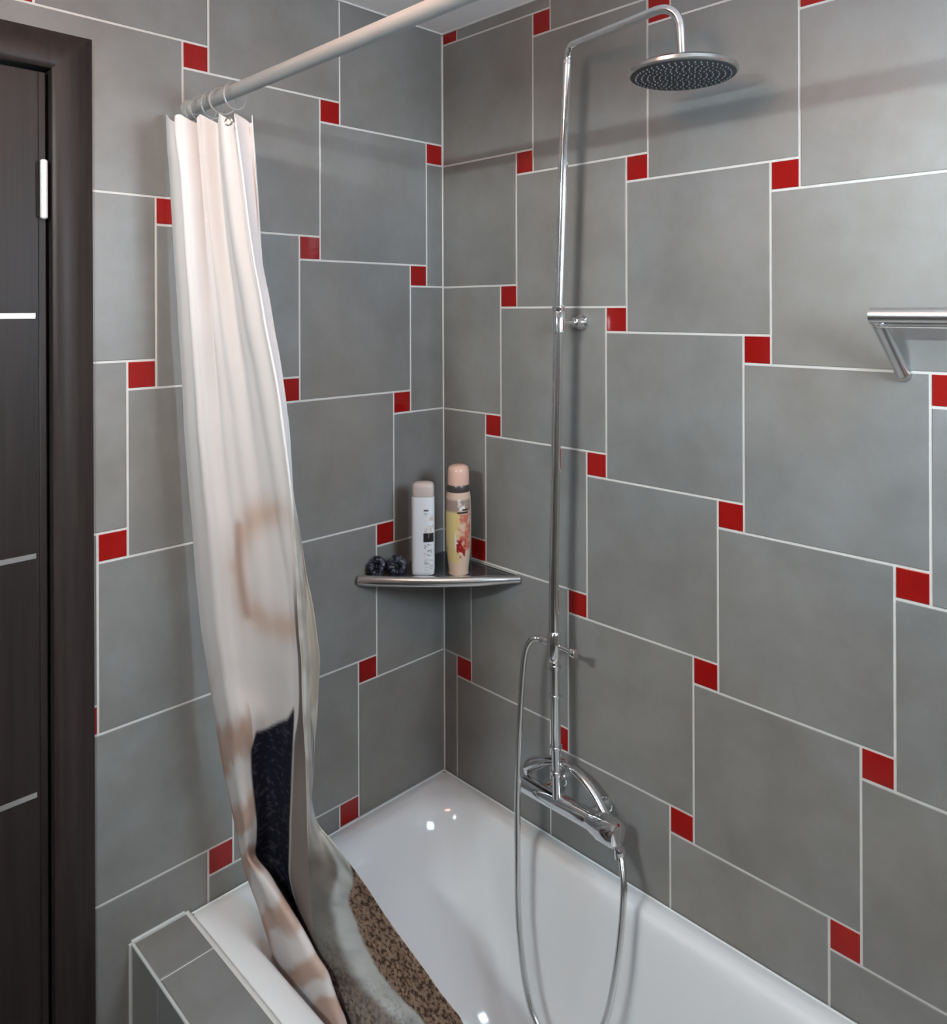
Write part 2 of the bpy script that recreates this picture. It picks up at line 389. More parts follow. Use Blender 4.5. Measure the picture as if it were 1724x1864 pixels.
CURT = [[[8,-693,2050],[100,-717,2028],[125,-701,2026],[132,-677,2029],[175,-670,2023],[242,-683,2009],[232,-657,2015],[239,-640,2017]],[[8,-692,2023],[94,-716,2002],[127,-700,1999],[133,-676,2002],[176,-669,1996],[247,-682,1982],[236,-657,1988],[242,-640,1990]],[[8,-691,1990],[101,-715,1972],[129,-699,1970],[135,-675,1973],[176,-668,1967],[251,-681,1954],[240,-656,1960],[244,-639,1962]],[[11,-689,1948],[109,-713,1932],[132,-697,1931],[137,-673,1934],[178,-666,1929],[258,-679,1917],[245,-655,1922],[248,-639,1924]],[[13,-687,1896],[112,-711,1884],[136,-695,1883],[142,-671,1885],[184,-664,1881],[266,-677,1871],[251,-654,1875],[252,-638,1877]],[[16,-685,1835],[115,-709,1826],[140,-693,1825],[149,-669,1826],[193,-662,1823],[277,-675,1816],[258,-652,1819],[254,-637,1820]],[[19,-683,1773],[118,-707,1768],[144,-691,1767],[158,-667,1768],[206,-660,1766],[291,-673,1761],[267,-651,1763],[258,-637,1764]],[[22,-680,1712],[121,-704,1710],[148,-688,1710],[167,-664,1710],[219,-657,1709],[306,-670,1707],[285,-649,1708],[280,-636,1708]],[[24,-678,1650],[125,-702,1652],[153,-686,1652],[176,-662,1652],[232,-655,1653],[320,-668,1654],[301,-648,1653],[297,-635,1653]],[[24,-674,1588],[124,-698,1594],[153,-682,1594],[184,-658,1595],[247,-651,1597],[334,-664,1602],[315,-644,1600],[311,-633,1599]],[[23,-670,1526],[124,-694,1536],[155,-678,1537],[192,-654,1537],[260,-648,1542],[346,-660,1549],[327,-642,1546],[323,-631,1545]],[[21,-667,1464],[124,-691,1477],[159,-675,1479],[199,-651,1480],[269,-644,1487],[354,-657,1497],[334,-638,1493],[328,-628,1491]],[[22,-663,1401],[127,-687,1419],[164,-671,1421],[207,-647,1424],[279,-640,1432],[361,-653,1445],[339,-636,1440],[331,-626,1437]],[[24,-659,1339],[130,-683,1360],[170,-667,1364],[215,-643,1367],[288,-636,1378],[367,-649,1393],[343,-633,1386],[333,-624,1383]],[[28,-656,1287],[135,-680,1312],[177,-664,1317],[223,-640,1321],[296,-633,1333],[368,-646,1349],[350,-630,1343],[346,-622,1340]],[[29,-653,1235],[137,-677,1263],[181,-661,1269],[230,-637,1274],[305,-630,1289],[369,-643,1305],[356,-628,1299],[357,-620,1297]],[[28,-649,1182],[137,-673,1214],[182,-657,1220],[234,-633,1227],[313,-626,1244],[369,-639,1260],[360,-624,1254],[365,-617,1254]],[[31,-645,1129],[138,-669,1164],[182,-653,1171],[235,-629,1179],[314,-622,1197],[366,-635,1214],[364,-620,1210],[376,-613,1211]],[[34,-641,1077],[139,-665,1114],[181,-649,1122],[235,-624,1130],[315,-618,1151],[363,-631,1168],[366,-616,1165],[382,-610,1168]],[[42,-636,1026],[145,-660,1066],[185,-644,1073],[231,-618,1079],[310,-612,1102],[362,-626,1123],[367,-613,1120],[386,-607,1124]],[[50,-632,975],[150,-656,1018],[188,-640,1025],[227,-611,1028],[304,-606,1052],[357,-622,1075],[360,-609,1072],[376,-603,1075]],[[59,-628,925],[160,-652,971],[200,-636,979],[226,-605,977],[297,-600,1001],[353,-618,1028],[353,-605,1023],[367,-600,1026]],[[60,-622,882],[158,-646,929],[196,-630,937],[214,-597,931],[282,-593,955],[347,-612,987],[341,-598,979],[348,-592,980]],[[62,-616,839],[153,-640,885],[183,-624,890],[197,-589,882],[267,-586,908],[341,-606,946],[329,-591,935],[330,-584,933]],[[66,-610,796],[152,-634,843],[175,-618,846],[185,-582,834],[252,-579,861],[333,-600,904],[317,-584,890],[313,-576,885]],[[72,-604,755],[154,-628,802],[173,-612,802],[177,-576,788],[239,-573,814],[325,-594,861],[304,-577,845],[297,-568,837]],[[78,-598,713],[156,-622,760],[169,-606,759],[168,-570,741],[225,-567,766],[316,-588,817],[303,-570,803],[304,-560,799]],[[79,-592,679],[151,-616,725],[157,-600,720],[156,-564,702],[214,-561,728],[308,-582,783],[313,-561,775],[330,-548,777]],[[80,-586,645],[146,-610,690],[144,-594,681],[144,-558,662],[202,-555,689],[300,-576,748],[319,-552,745],[349,-536,752]],[[86,-580,614],[164,-604,665],[180,-588,665],[156,-552,634],[191,-549,650],[292,-570,713],[325,-543,715],[368,-524,727]],[[97,-574,585],[180,-598,641],[205,-582,645],[169,-546,608],[191,-543,617],[286,-564,678],[331,-535,685],[386,-513,702]],[[109,-568,557],[196,-592,617],[229,-576,625],[184,-540,582],[196,-537,586],[280,-558,643],[336,-526,655],[400,-502,676]],[[117,-562,526],[210,-586,591],[253,-570,606],[196,-534,554],[195,-531,552],[275,-552,607],[343,-518,626],[418,-492,652]],[[125,-556,496],[223,-580,566],[274,-564,585],[211,-528,529],[203,-525,522],[273,-546,574],[353,-511,598],[438,-483,630]],[[133,-552,467],[236,-576,541],[295,-560,566],[230,-524,507],[217,-521,497],[278,-542,545],[369,-505,576],[462,-476,612]],[[146,-547,441],[254,-571,520],[320,-555,549],[250,-519,486],[231,-516,473],[290,-537,520],[387,-500,555],[485,-470,595]],[[161,-543,416],[266,-567,495],[331,-551,525],[263,-515,461],[245,-512,448],[304,-533,497],[405,-494,535],[507,-464,577]],[[195,-538,404],[290,-562,478],[342,-546,500],[276,-510,436],[259,-507,424],[333,-528,483],[430,-489,519],[529,-457,560]],[[243,-533,396],[322,-557,463],[356,-541,474],[291,-505,409],[275,-502,396],[364,-523,467],[458,-482,501],[552,-450,540]],[[275,-533,346],[349,-557,413],[371,-541,424],[308,-505,359],[292,-502,346],[394,-523,417],[486,-482,451],[580,-450,490]],[[300,-529,286],[370,-553,353],[382,-537,364],[321,-501,299],[306,-498,286],[418,-519,357],[509,-478,391],[601,-446,430]],[[319,-525,216],[387,-549,283],[391,-533,294],[331,-497,229],[317,-494,216],[435,-515,287],[526,-474,321],[617,-442,360]]]
def cr(p0, p1, p2, p3, t): return .5 * (2 * p1 + (p2 - p0) * t + (2 * p0 - 5 * p1 + 4 * p2 - p3) * t * t + (3 * p1 - p0 - 3 * p2 + p3) * t ** 3)
def crl(L, f):
    i = min(int(f), len(L) - 2); t = f - i
    return cr(L[max(i - 1, 0)], L[i], L[i + 1], L[min(i + 2, len(L) - 1)], t)
ROWS = [[Vector(p) / 1000 for p in r] for r in CURT]
NR, NK = len(ROWS), len(ROWS[0])
SUB, COLS = 9, 170
# image-free cloth coordinates: s in 0..NK-1 across the cloth, t = rows / NR
def sm(a, b, x):
    x = max(0, min(1, (x - a) / (b - a))); return x * x * (3 - 2 * x)
def lerp3(a, b, f): return tuple(p + (q - p) * f for p, q in zip(a, b))
WHT, PINK, TAN, BRN, GRY, NAVY = (.83, .80, .795), (.76, .69, .67), (.58, .36, .245), (.32, .14, .09), (.42, .40, .37), (.012, .012, .022)
rnd = random.Random(3)
_G = {}
def vnoise(x, y):
    def g(i, j):
        k = (i, j)
        if k not in _G: _G[k] = random.Random(i * 7919 + j * 104729 + 5).random()
        return _G[k]
    i, j = math.floor(x), math.floor(y); fx, fy = x - i, y - j
    fx, fy = fx * fx * (3 - 2 * fx), fy * fy * (3 - 2 * fy)
    return (g(i, j) * (1 - fx) + g(i + 1, j) * fx) * (1 - fy) + (g(i, j + 1) * (1 - fx) + g(i + 1, j + 1) * fx) * fy
def fbm(x, y): return .55 * vnoise(x, y) + .3 * vnoise(2.1 * x + 7, 2.1 * y + 3) + .15 * vnoise(4.3 * x, 4.3 * y + 9)
def print_colour(s, r):
    """seashell print of the cloth and its painted crease shade; r = row coordinate (0 top .. NR-1 hem)"""
    c = WHT; navy = 0.0; brown = 0.0
    nz_ = fbm(s * 1.3, r * .55); n2_ = fbm(s * 2.2 + 40, r * 1.1)
    c = lerp3(c, PINK, .45 * sm(10, 16, r))
    # swirl outline of a shell on the middle panel
    dx, dy = (s - 4.0) / 1.6, (r - 15.75) / 1.95
    rad = math.hypot(dx, dy); ang = math.atan2(dy, dx)
    if s < 5.2:
        w = math.exp(-((dx + 1.0 - .12 * dy * dy) / .11) ** 2) * sm(-1.02, -.80, dy) * (1 - sm(.80, 1.0, dy))
        c = lerp3(c, BRN, .72 * w * (.65 + .6 * nz_))
        w2 = math.exp(-((rad - 1.08) / .30) ** 2) * (1 - sm(.0, 1.0, dx))
        c = lerp3(c, TAN, .62 * w2 * sm(.2, .75, nz_ + .12))
    # banded left fold
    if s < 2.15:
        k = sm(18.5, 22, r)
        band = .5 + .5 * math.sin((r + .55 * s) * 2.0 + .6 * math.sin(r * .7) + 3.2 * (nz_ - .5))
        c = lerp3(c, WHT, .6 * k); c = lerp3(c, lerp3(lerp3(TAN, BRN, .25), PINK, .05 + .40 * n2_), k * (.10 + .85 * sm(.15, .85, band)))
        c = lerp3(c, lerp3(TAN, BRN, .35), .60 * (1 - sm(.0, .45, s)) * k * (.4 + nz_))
    if 2.0 < s < 4.3 and 17 < r:
        c = lerp3(c, GRY, .22 * math.exp(-((s - 3.3) / .5) ** 2) * sm(17, 20, r))
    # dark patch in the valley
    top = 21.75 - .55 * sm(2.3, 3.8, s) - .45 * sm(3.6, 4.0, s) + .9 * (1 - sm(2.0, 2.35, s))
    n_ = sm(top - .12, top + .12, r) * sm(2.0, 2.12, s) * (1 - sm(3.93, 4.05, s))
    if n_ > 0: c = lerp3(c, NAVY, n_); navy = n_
    # taupe strip of the print, fold shade painted in along the crease
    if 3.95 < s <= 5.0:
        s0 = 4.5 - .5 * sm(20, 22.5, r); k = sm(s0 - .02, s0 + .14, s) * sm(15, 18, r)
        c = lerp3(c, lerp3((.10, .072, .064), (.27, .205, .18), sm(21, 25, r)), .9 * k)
    # right panel
    if s > 5.0:
        k = sm(12.5, 14.5, r)
        blot = sm(.3, .7, fbm(s * .9 + 3, r * .9))
        c = lerp3(c, lerp3((.52, .49, .44), (.30, .255, .20), .8 * blot * (1 - sm(25, 29, r))), .85 * k * sm(5.0, 5.1, s))
        g = sm(26, 28.5, r)
        f = (s - 5) / 2
        e1 = .66 - .36 * sm(28, 31, r) + .08 * sm(34.5, 38, r); e2 = 1.03 - .46 * sm(27.8, 31, r) - .03 * sm(31, 34, r) + .08 * sm(34.5, 38, r)
        col = lerp3(lerp3((.17, .135, .115), (.27, .235, .205), n2_), lerp3((.20, .185, .17), (.31, .295, .275), n2_), sm(28, 32, r)); col = lerp3(col, lerp3((.15, .105, .085), (.27, .22, .19), n2_), .8 * sm(32.5, 36, r))
        col = lerp3(col, lerp3((.40, .41, .40), (.60, .61, .59), sm(.2, .7, n2_)), sm(e1 - .05 + .08 * (nz_ - .5), e1 + .06 + .08 * (nz_ - .5), f))
        col = lerp3(col, (.26, .165, .115), sm(e2 - .02, e2 + .02, f))
        c = lerp3(c, col, g)
        brown = g * max(sm(e2 - .02, e2 + .02, f), .75 * sm(31, 36, r) * (1 - sm(e1 - .25, e1 + .1, f)), .35 * sm(34, 38, r) * (1 - sm(e2 - .1, e2, f)))
    return c, navy, brown
def fold(s, r):
    """soft pleats: strong under the rings, fading downwards"""
    a = .009 * (1 - sm(0, 18, r)) + .0008
    return a * math.sin(s * 2 * PI * .72 + .9 + .012 * r) + .0030 * math.sin(s * 2 * PI * 1.55 + 2 + .05 * r) * (1 - .8 * sm(4, 18, r))
nrow = (NR - 1) * SUB + 1
verts, cols, spk, faces, uvs = [], [], [], [], []
for i in range(nrow):
    r = i / SUB
    rowk = [crl([ROWS[a][k] for a in range(NR)], r) for k in range(NK)]
    for j in range(COLS):
        s = j / (COLS - 1) * (NK - 1)
        p = crl(rowk, s).copy()
        off = fold(s, r) * sm(0, .6, s) * (1 - sm(NK - 1.5, NK - 1, s) * .7)
        p += Vector((.35, -.94, 0)) * off
        if r < 3: p.z += (.006 * math.sin(s * 2 * PI * .72 + .9) - .004) * (1 - sm(0, 3, r))      # scalloped top between rings
        p.x = max(p.x, .006)
        verts.append(p)
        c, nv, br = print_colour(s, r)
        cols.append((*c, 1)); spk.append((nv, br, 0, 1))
for i in range(nrow - 1):
    for j in range(COLS - 1):
        a = i * COLS + j; faces.append((a, a + 1, a + COLS + 1, a + COLS))
me = bpy.data.meshes.new('cloth'); me.from_pydata([tuple(v) for v in verts], [], faces)
for p in me.polygons: p.use_smooth = True
ca = me.color_attributes.new('print', 'FLOAT_COLOR', 'POINT'); ca.data.foreach_set('color', [x for c in cols for x in c])
cb = me.color_attributes.new('speck', 'FLOAT_COLOR', 'POINT'); cb.data.foreach_set('color', [x for c in spk for x in c])
m = mat('printed_cloth', (.8, .8, .8), .75, 0, .15)
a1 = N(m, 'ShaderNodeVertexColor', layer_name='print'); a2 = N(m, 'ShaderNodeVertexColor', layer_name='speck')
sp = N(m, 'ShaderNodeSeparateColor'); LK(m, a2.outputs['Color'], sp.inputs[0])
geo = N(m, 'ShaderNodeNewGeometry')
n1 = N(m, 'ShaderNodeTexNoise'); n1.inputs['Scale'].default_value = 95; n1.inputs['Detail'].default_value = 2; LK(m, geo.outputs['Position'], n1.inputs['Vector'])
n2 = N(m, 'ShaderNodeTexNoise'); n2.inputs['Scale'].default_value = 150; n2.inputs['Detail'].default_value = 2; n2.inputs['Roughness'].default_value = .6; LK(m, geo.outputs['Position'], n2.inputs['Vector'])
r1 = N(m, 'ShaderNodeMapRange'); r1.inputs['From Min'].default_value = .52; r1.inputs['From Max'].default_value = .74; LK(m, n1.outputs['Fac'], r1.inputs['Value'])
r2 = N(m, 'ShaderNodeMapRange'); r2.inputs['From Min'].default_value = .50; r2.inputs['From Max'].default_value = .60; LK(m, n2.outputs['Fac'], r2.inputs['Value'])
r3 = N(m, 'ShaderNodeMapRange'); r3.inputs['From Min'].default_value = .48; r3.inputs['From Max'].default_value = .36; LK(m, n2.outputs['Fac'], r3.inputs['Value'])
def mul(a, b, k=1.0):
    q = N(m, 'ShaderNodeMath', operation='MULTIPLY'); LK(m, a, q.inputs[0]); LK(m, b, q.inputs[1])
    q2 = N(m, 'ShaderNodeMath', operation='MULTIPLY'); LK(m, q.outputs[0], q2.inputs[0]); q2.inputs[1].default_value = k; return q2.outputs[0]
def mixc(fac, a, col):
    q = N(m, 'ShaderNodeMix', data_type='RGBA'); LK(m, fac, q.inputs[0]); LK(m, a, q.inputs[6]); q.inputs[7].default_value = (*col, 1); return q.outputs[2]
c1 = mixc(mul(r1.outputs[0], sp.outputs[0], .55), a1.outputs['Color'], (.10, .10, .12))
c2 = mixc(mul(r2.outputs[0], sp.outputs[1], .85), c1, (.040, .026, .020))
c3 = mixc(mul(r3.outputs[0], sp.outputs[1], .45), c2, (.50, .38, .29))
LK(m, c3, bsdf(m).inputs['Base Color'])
tr = N(m, 'ShaderNodeBsdfTranslucent'); LK(m, c3, tr.inputs['Color'])
mx = N(m, 'ShaderNodeMixShader'); mx.inputs[0].default_value = .22
LK(m, bsdf(m).outputs[0], mx.inputs[1]); LK(m, tr.outputs[0], mx.inputs[2])
LK(m, mx.outputs[0], m.node_tree.nodes['Material Output'].inputs['Surface'])
me.materials.append(m)
cur = thing('shower_curtain', 'gathered white shower curtain with brown seashell print trailing into the bath', 'curtain', (.10, -.65, 2.03))
me.transform(Matrix.Translation(-Vector(cur.location)))
cloth = link(bpy.data.objects.new('cloth', me), cur)
so = cloth.modifiers.new('thickness', 'SOLIDIFY'); so.thickness = .0012
def cloth_pt(s, r):
    return crl([crl([ROWS[a][k] for a in range(min(NR, int(r) + 4))], r) for k in range(NK)], s)
def ring_bm(c, R, r, ax, seg=24, sg=8):
    bm = bmesh.new(); u, w = frame_for(Vector(ax)); pts = [Vector(c) + u * R * math.cos(2 * PI * k / seg) + w * R * math.sin(2 * PI * k / seg) for k in range(seg)]
    ax = Vector(ax).normalized(); rings = []
    for k, p in enumerate(pts):
        rad = (p - Vector(c)).normalized()
        rings.append([bm.verts.new(p + (rad * math.cos(2 * PI * q / sg) + ax * math.sin(2 * PI * q / sg)) * r) for q in range(sg)])
    for k in range(seg):
        a, b = rings[k], rings[(k + 1) % seg]
        for q in range(sg): bm.faces.new((a[q], a[(q + 1) % sg], b[(q + 1) % sg], b[q]))
    return bm
g = cloth_pt(5.35, .55)
part('grommet', ring_bm(g + Vector((.006, -.016, 0)), .0060, .0016, (.55, -.83, 0)), MT['chrome_soft'], cur)
ring0 = None
for k, x in enumerate((.030, .062, .098, .140, .185)):
    rg = obj('curtain_ring', ring_bm((0, 0, 0), .0235, .0016, (1, .22 * (-1) ** k, 0), 28, 8), MT['clear']); shade_auto(rg)
    rg.location = (x, RY - .002, RZ - .0105)
    tag(rg, ('clear curtain ring beside the rod flange on the tiled wall', 'second clear curtain ring from the rod flange', 'third clear curtain ring from the rod flange', 'fourth clear curtain ring from the rod flange', 'clear curtain ring farthest along the rod from its flange')[k], 'ring', 'clear rings holding the shower curtain')

# ------------------------------------------------------------------ shower column
PY = -.08
sh = thing('rain_shower', 'chrome shower set with rain head, riser pipe and bath mixer', 'shower', (.435, PY, .66))
ptop, pbot = Vector((.4706, PY, 2.182)), Vector((.4291, PY, 1.0233))
armA, armB, dropA, dropB = Vector((.4803, -.083, 2.2127)), Vector((.7263, -.1339, 2.2063)), Vector((.7575, -.1251, 2.172)), Vector((.7590, -.1233, 2.122))
bend1 = spline([ptop, ptop + Vector((.0008, 0, .010)), Vector((.4750, -.0815, 2.2015)), Vector((.4840, -.083, 2.2122)), Vector((.4960, -.0860, 2.2130))], 4)
bend2 = spline([Vector((.715, -.1310, 2.2075)), Vector((.7330, -.1325, 2.2040)), Vector((.7480, -.1290, 2.1940)), Vector((.7560, -.1258, 2.1780)), dropA + Vector((.0006, 0, -.010)), dropB], 5)
part('riser_pipe', tube(spline([pbot, (.4313, PY, 1.195), (.4382, PY, 1.42), (.4448, PY, 1.668), (.4534, PY, 1.869), (.4613, PY, 2.034), ptop], 8), .0104, 24), MT['chrome'], sh)
part('arm', tube(bend1 + bend2, .0080, 20), MT['chrome'], sh)
part('arm_collar', lathe([(.0085, 0), (.0108, .002), (.0108, .010), (.0085, .012)], ptop + Vector((0, 0, -.006)), (0, 0, 1), 24), MT['chrome'], sh)
hc = Vector((.7600, -.1222, 2.0900)); HR = .0925
hd = part('rain_head', lathe([(HR - .004, -.004), (HR, -.001), (HR, .004), (HR - .006, .0085), (HR * .7, .0125), (.035, .017), (.018, .020), (.012, .022)], hc, (0, 0, 1), 56), MT['chrome_soft'], sh)
pf = obj('spray_face', lathe([(HR - .0065, -.0060), (HR - .0035, -.0046), (HR - .0035, -.0030)], hc, (0, 0, 1), 56), MT['rubber'])
def sub(o, root): o.data.transform(Matrix.Translation(-Vector(root.parent.location) if root.parent else -Vector(root.location))); o.parent = root; return shade_auto(o)
sub(pf, hd)
bm = bmesh.new()
for k in range(1, 9):
    for q in range(k * 6):
        a = 2 * PI * q / (k * 6) + k * .13; rr = k * .0100
        add_lathe(bm, [(.0019, 0), (.0015, -.0022), (.0006, -.0026)], hc + Vector((rr * math.cos(a), rr * math.sin(a), -.0058)), (0, 0, 1), 6)
nz = obj('nozzles', bm, MT['nozzle']); nz['kind'] = 'stuff'; sub(nz, hd)
part('swivel_joint', lathe([(.0085, .034), (.0115, .032), (.0115, .026), (.0135, .022), (.0125, .018)], hc, (0, 0, 1), 24), MT['chrome'], sh)
part('swivel_screw', tube([dropB + Vector((-.004, -.014, -.004)), dropB + Vector((-.0075, -.018, -.004))], .003, 10), MT['dark'], sh)
# upper wall bracket
bc = Vector((.4445, PY, 1.660))
bs = part('bracket_sleeve', lathe([(.0100, -.024), (.0135, -.022), (.0138, .018), (.0125, .0205), (.0125, .0225), (.0132, .024), (.0132, .030), (.0110, .032)], bc, (0, 0, 1), 28), MT['chrome'], sh)
part('bracket_arm', tube([bc + Vector((0, .012, -.002)), bc + Vector((0, .050, -.002))], .0055, 16), MT['chrome'], bs)
part('bracket_flange', lathe([(.0075, 0), (.0105, .002), (.0110, .016), (.0125, .018), (.0125, .0235), (.0165, .025), (.0165, .0312)], bc + Vector((0, .0485, -.002)), (0, 1, 0), 28), MT['chrome'], bs)
# diverter with its lever and hose outlet
dc = Vector((.4305, PY, .995))
dv = part('diverter', lathe([(.0100, .030), (.0118, .028), (.0140, .022), (.0150, .006), (.0150, -.020), (.0138, -.026), (.0122, -.030), (.0105, -.032)], dc, (0, 0, 1), 28), MT['chrome'], sh)
part('diverter_lever', add_lathe(tube([dc + Vector((.010, 0, .002)), dc + Vector((.045, 0, .000))], [.0050, .0038], 14), [(.0045, 0), (.0085, .002), (.0095, .010), (.0080, .014)], dc + Vector((.043, 0, .000)), (1, 0, 0), 20), MT['chrome'], dv)
part('hose_outlet', add_lathe(tube([dc + Vector((-.010, 0, .003)), dc + Vector((-.028, 0, .003))], .0072, 16), [(.0062, 0), (.0080, .001), (.0085, .010), (.0070, .012)], dc + Vector((-.026, 0, .003)), (-1, 0, 0), 18), MT['chrome'], dv)
# lower riser with union nuts
l0, l1 = Vector((.4316, PY, .966)), Vector((.4364, PY, .686))
lr = part('lower_riser', tube([l0, l1], .0098, 24), MT['chrome'], sh)
for f_, h in ((.03, .010), (.245, .006), (.62, .006), (.80, .008)):
    p = l0.lerp(l1, f_)
    part('union_nut', lathe([(.0100, 0), (.0130, .001), (.0130, h - .001), (.0100, h)], p + Vector((0, 0, -h)), (0, 0, 1), 24), MT['chrome'], lr)
# mixer
MYc = -.075
mx_ = part('mixer_body', add_lathe(bmesh.new(), [(.010, 0), (.0160, .003), (.0180, .010), (.0180, .176), (.0188, .186), (.0215, .194), (.0235, .205)], (.3370, MYc, .6725), (1, 0, .012), 32), MT['chrome'], sh)
part('cartridge_cap', lathe([(.0235, 0), (.0252, .003), (.0252, .036), (.0235, .044), (.016, .048)], (.5420, MYc, .6745), (1, 0, .02), 36), MT['chrome'], mx_)
lv = spline([(.3330, -.053, .686), (.3390, -.052, .699), (.3560, -.051, .7120), (.3950, -.050, .7320), (.4352, -.050, .7400), (.4785, -.051, .7320), (.5133, -.053, .7135), (.5404, -.058, .6920), (.5620, -.066, .6780)], 7)
rr = [.0100 + .0095 * math.sin(PI * min(1, (i + 3) / 27)) if i < 24 else .0100 for i in range(len(lv))]
part('mixer_lever', tube(lv, rr, 18, True, .75), MT['chrome'], mx_)
for x in (.385, .505):
    part('wall_union', lathe([(.0150, 0), (.0150, .003), (.0125, .005), (.0125, .062)], (x, -.0005, .668), (0, -1, 0), 30), MT['chrome'], mx_)
part('outlet_nut', lathe([(.0080, 0), (.0105, .002), (.0110, .018), (.0085, .022)], (.5890, MYc, .632), (0, 0, 1), 20), MT['chrome'], mx_)
# hose
HP = [(.4000, -.08, .9985), (.3860, -.082, .9975), (.3720, -.0867, .9900), (.3612, -.0933, .9612), (.3579, -.1, .8935), (.3585, -.1083, .8048), (.3598, -.1167, .671), (.3671, -.125, .5642), (.374, -.1313, .4576), (.3871, -.1375, .3896), (.4062, -.1438, .3265), (.4339, -.15, .2816), (.4760, -.152, .2560), (.5249, -.150, .2630), (.5692, -.1425, .3058), (.5969, -.135, .364), (.6123, -.1267, .4402), (.6179, -.1133, .5271), (.6140, -.098, .5950), (.6000, -.083, .6300), (.5890, MYc, .642)]
hp = spline(HP, 14)
part('hose', tube(hp, [.0064 + .0004 * (i % 2) for i in range(len(hp))], 14), MT['chrome_soft'], sh)

# ------------------------------------------------------------------ towel rail
tw = thing('towel_rail', 'chrome towel rail on slanted brackets fixed to grey tiles', 'towel rail', (1.075, 0, 1.66))
BY, BZ = -.068, 1.6737
part('bar', tube([(1.047, BY, BZ), (1.0475, BY, BZ), (1.52, BY, BZ)], [.0110, .0125, .0125], 28), MT['chrome_soft'], tw)
part('lower_strip', box((1.056, BY - .006, BZ - .0185), (1.512, BY + .006, BZ - .0148), .001, 1), MT['chrome_soft'], tw)
for xa, xb in ((1.0565, 1.0735), (1.512, 1.495)):
    part('bracket_arm', tube([(xa, BY, BZ - .004), (xb, -.006, 1.584)], .0102, 22), MT['chrome_soft'], tw)
    part('wall_plate', lathe([(.0108, 0), (.0112, .003), (.0100, .008)], (xb, -.0005, 1.583), (0, -1, 0), 28), MT['chrome_soft'], tw)

# ------------------------------------------------------------------ corner shelf with its things
SZ = 1.0850
cs = thing('corner_shelf', 'triangular corner shelf with thick metal front rail', 'shelf', (0, 0, SZ - .02))
pA, pB = Vector((.004, -.262, SZ - .0125)), Vector((.264, -.004, SZ - .0125))
nrm = Vector((.707, -.707, 0))
rail = [pA.lerp(pB, t) + nrm * (.012 * math.sin(PI * t)) for t in [k / 24 for k in range(25)]]
rads = [.0125 - .0045 * sm(.72, 1, k / 24) - .002 * (1 - sm(0, .04, k / 24)) for k in range(25)]
part('front_rail', tube(rail, rads, 22), MT['chrome_soft'], cs)
bm = bmesh.new(); lo = [bm.verts.new((p.x, p.y, SZ - .012)) for p in [Vector((.002, -.002, 0))] + rail]; hi = [bm.verts.new((v.co.x, v.co.y, SZ - .006)) for v in lo]
n = len(lo); bm.faces.new(lo); bm.faces.new(hi[::-1])
for k in range(n): bm.faces.new((lo[k], lo[(k + 1) % n], hi[(k + 1) % n], hi[k]))
part('shelf_plate', bm, MT['glassdark'], cs)
part('wall_strip', add_box(box((.0005, -.255, SZ - .016), (.006, -.004, SZ - .004)), (.006, -.006, SZ - .016), (.255, -.0005, SZ - .004)), MT['chrome_soft'], cs)
ST = SZ - .006
def squircle(prof, base, rot, ex=.5, seg=36):
    """prof: (half-width, half-depth, height); superellipse section"""
    bm = bmesh.new(); R = []; b = Vector(base)
    for a_, d_, h in prof:
        ring = []
        for k in range(seg):
            t = 2 * PI * k / seg; c, s_ = math.cos(t), math.sin(t)
            x, y = a_ * math.copysign(abs(c) ** ex, c), d_ * math.copysign(abs(s_) ** ex, s_)
            ring.append(bm.verts.new(b + Vector((x * math.cos(rot) - y * math.sin(rot), x * math.sin(rot) + y * math.cos(rot), h))))
        R.append(ring)
    for p, q in zip(R, R[1:]):
        for k in range(seg): bm.faces.new((p[k], p[(k + 1) % seg], q[(k + 1) % seg], q[k]))
    bm.faces.new(R[0][::-1]); bm.faces.new(R[-1]); return bm

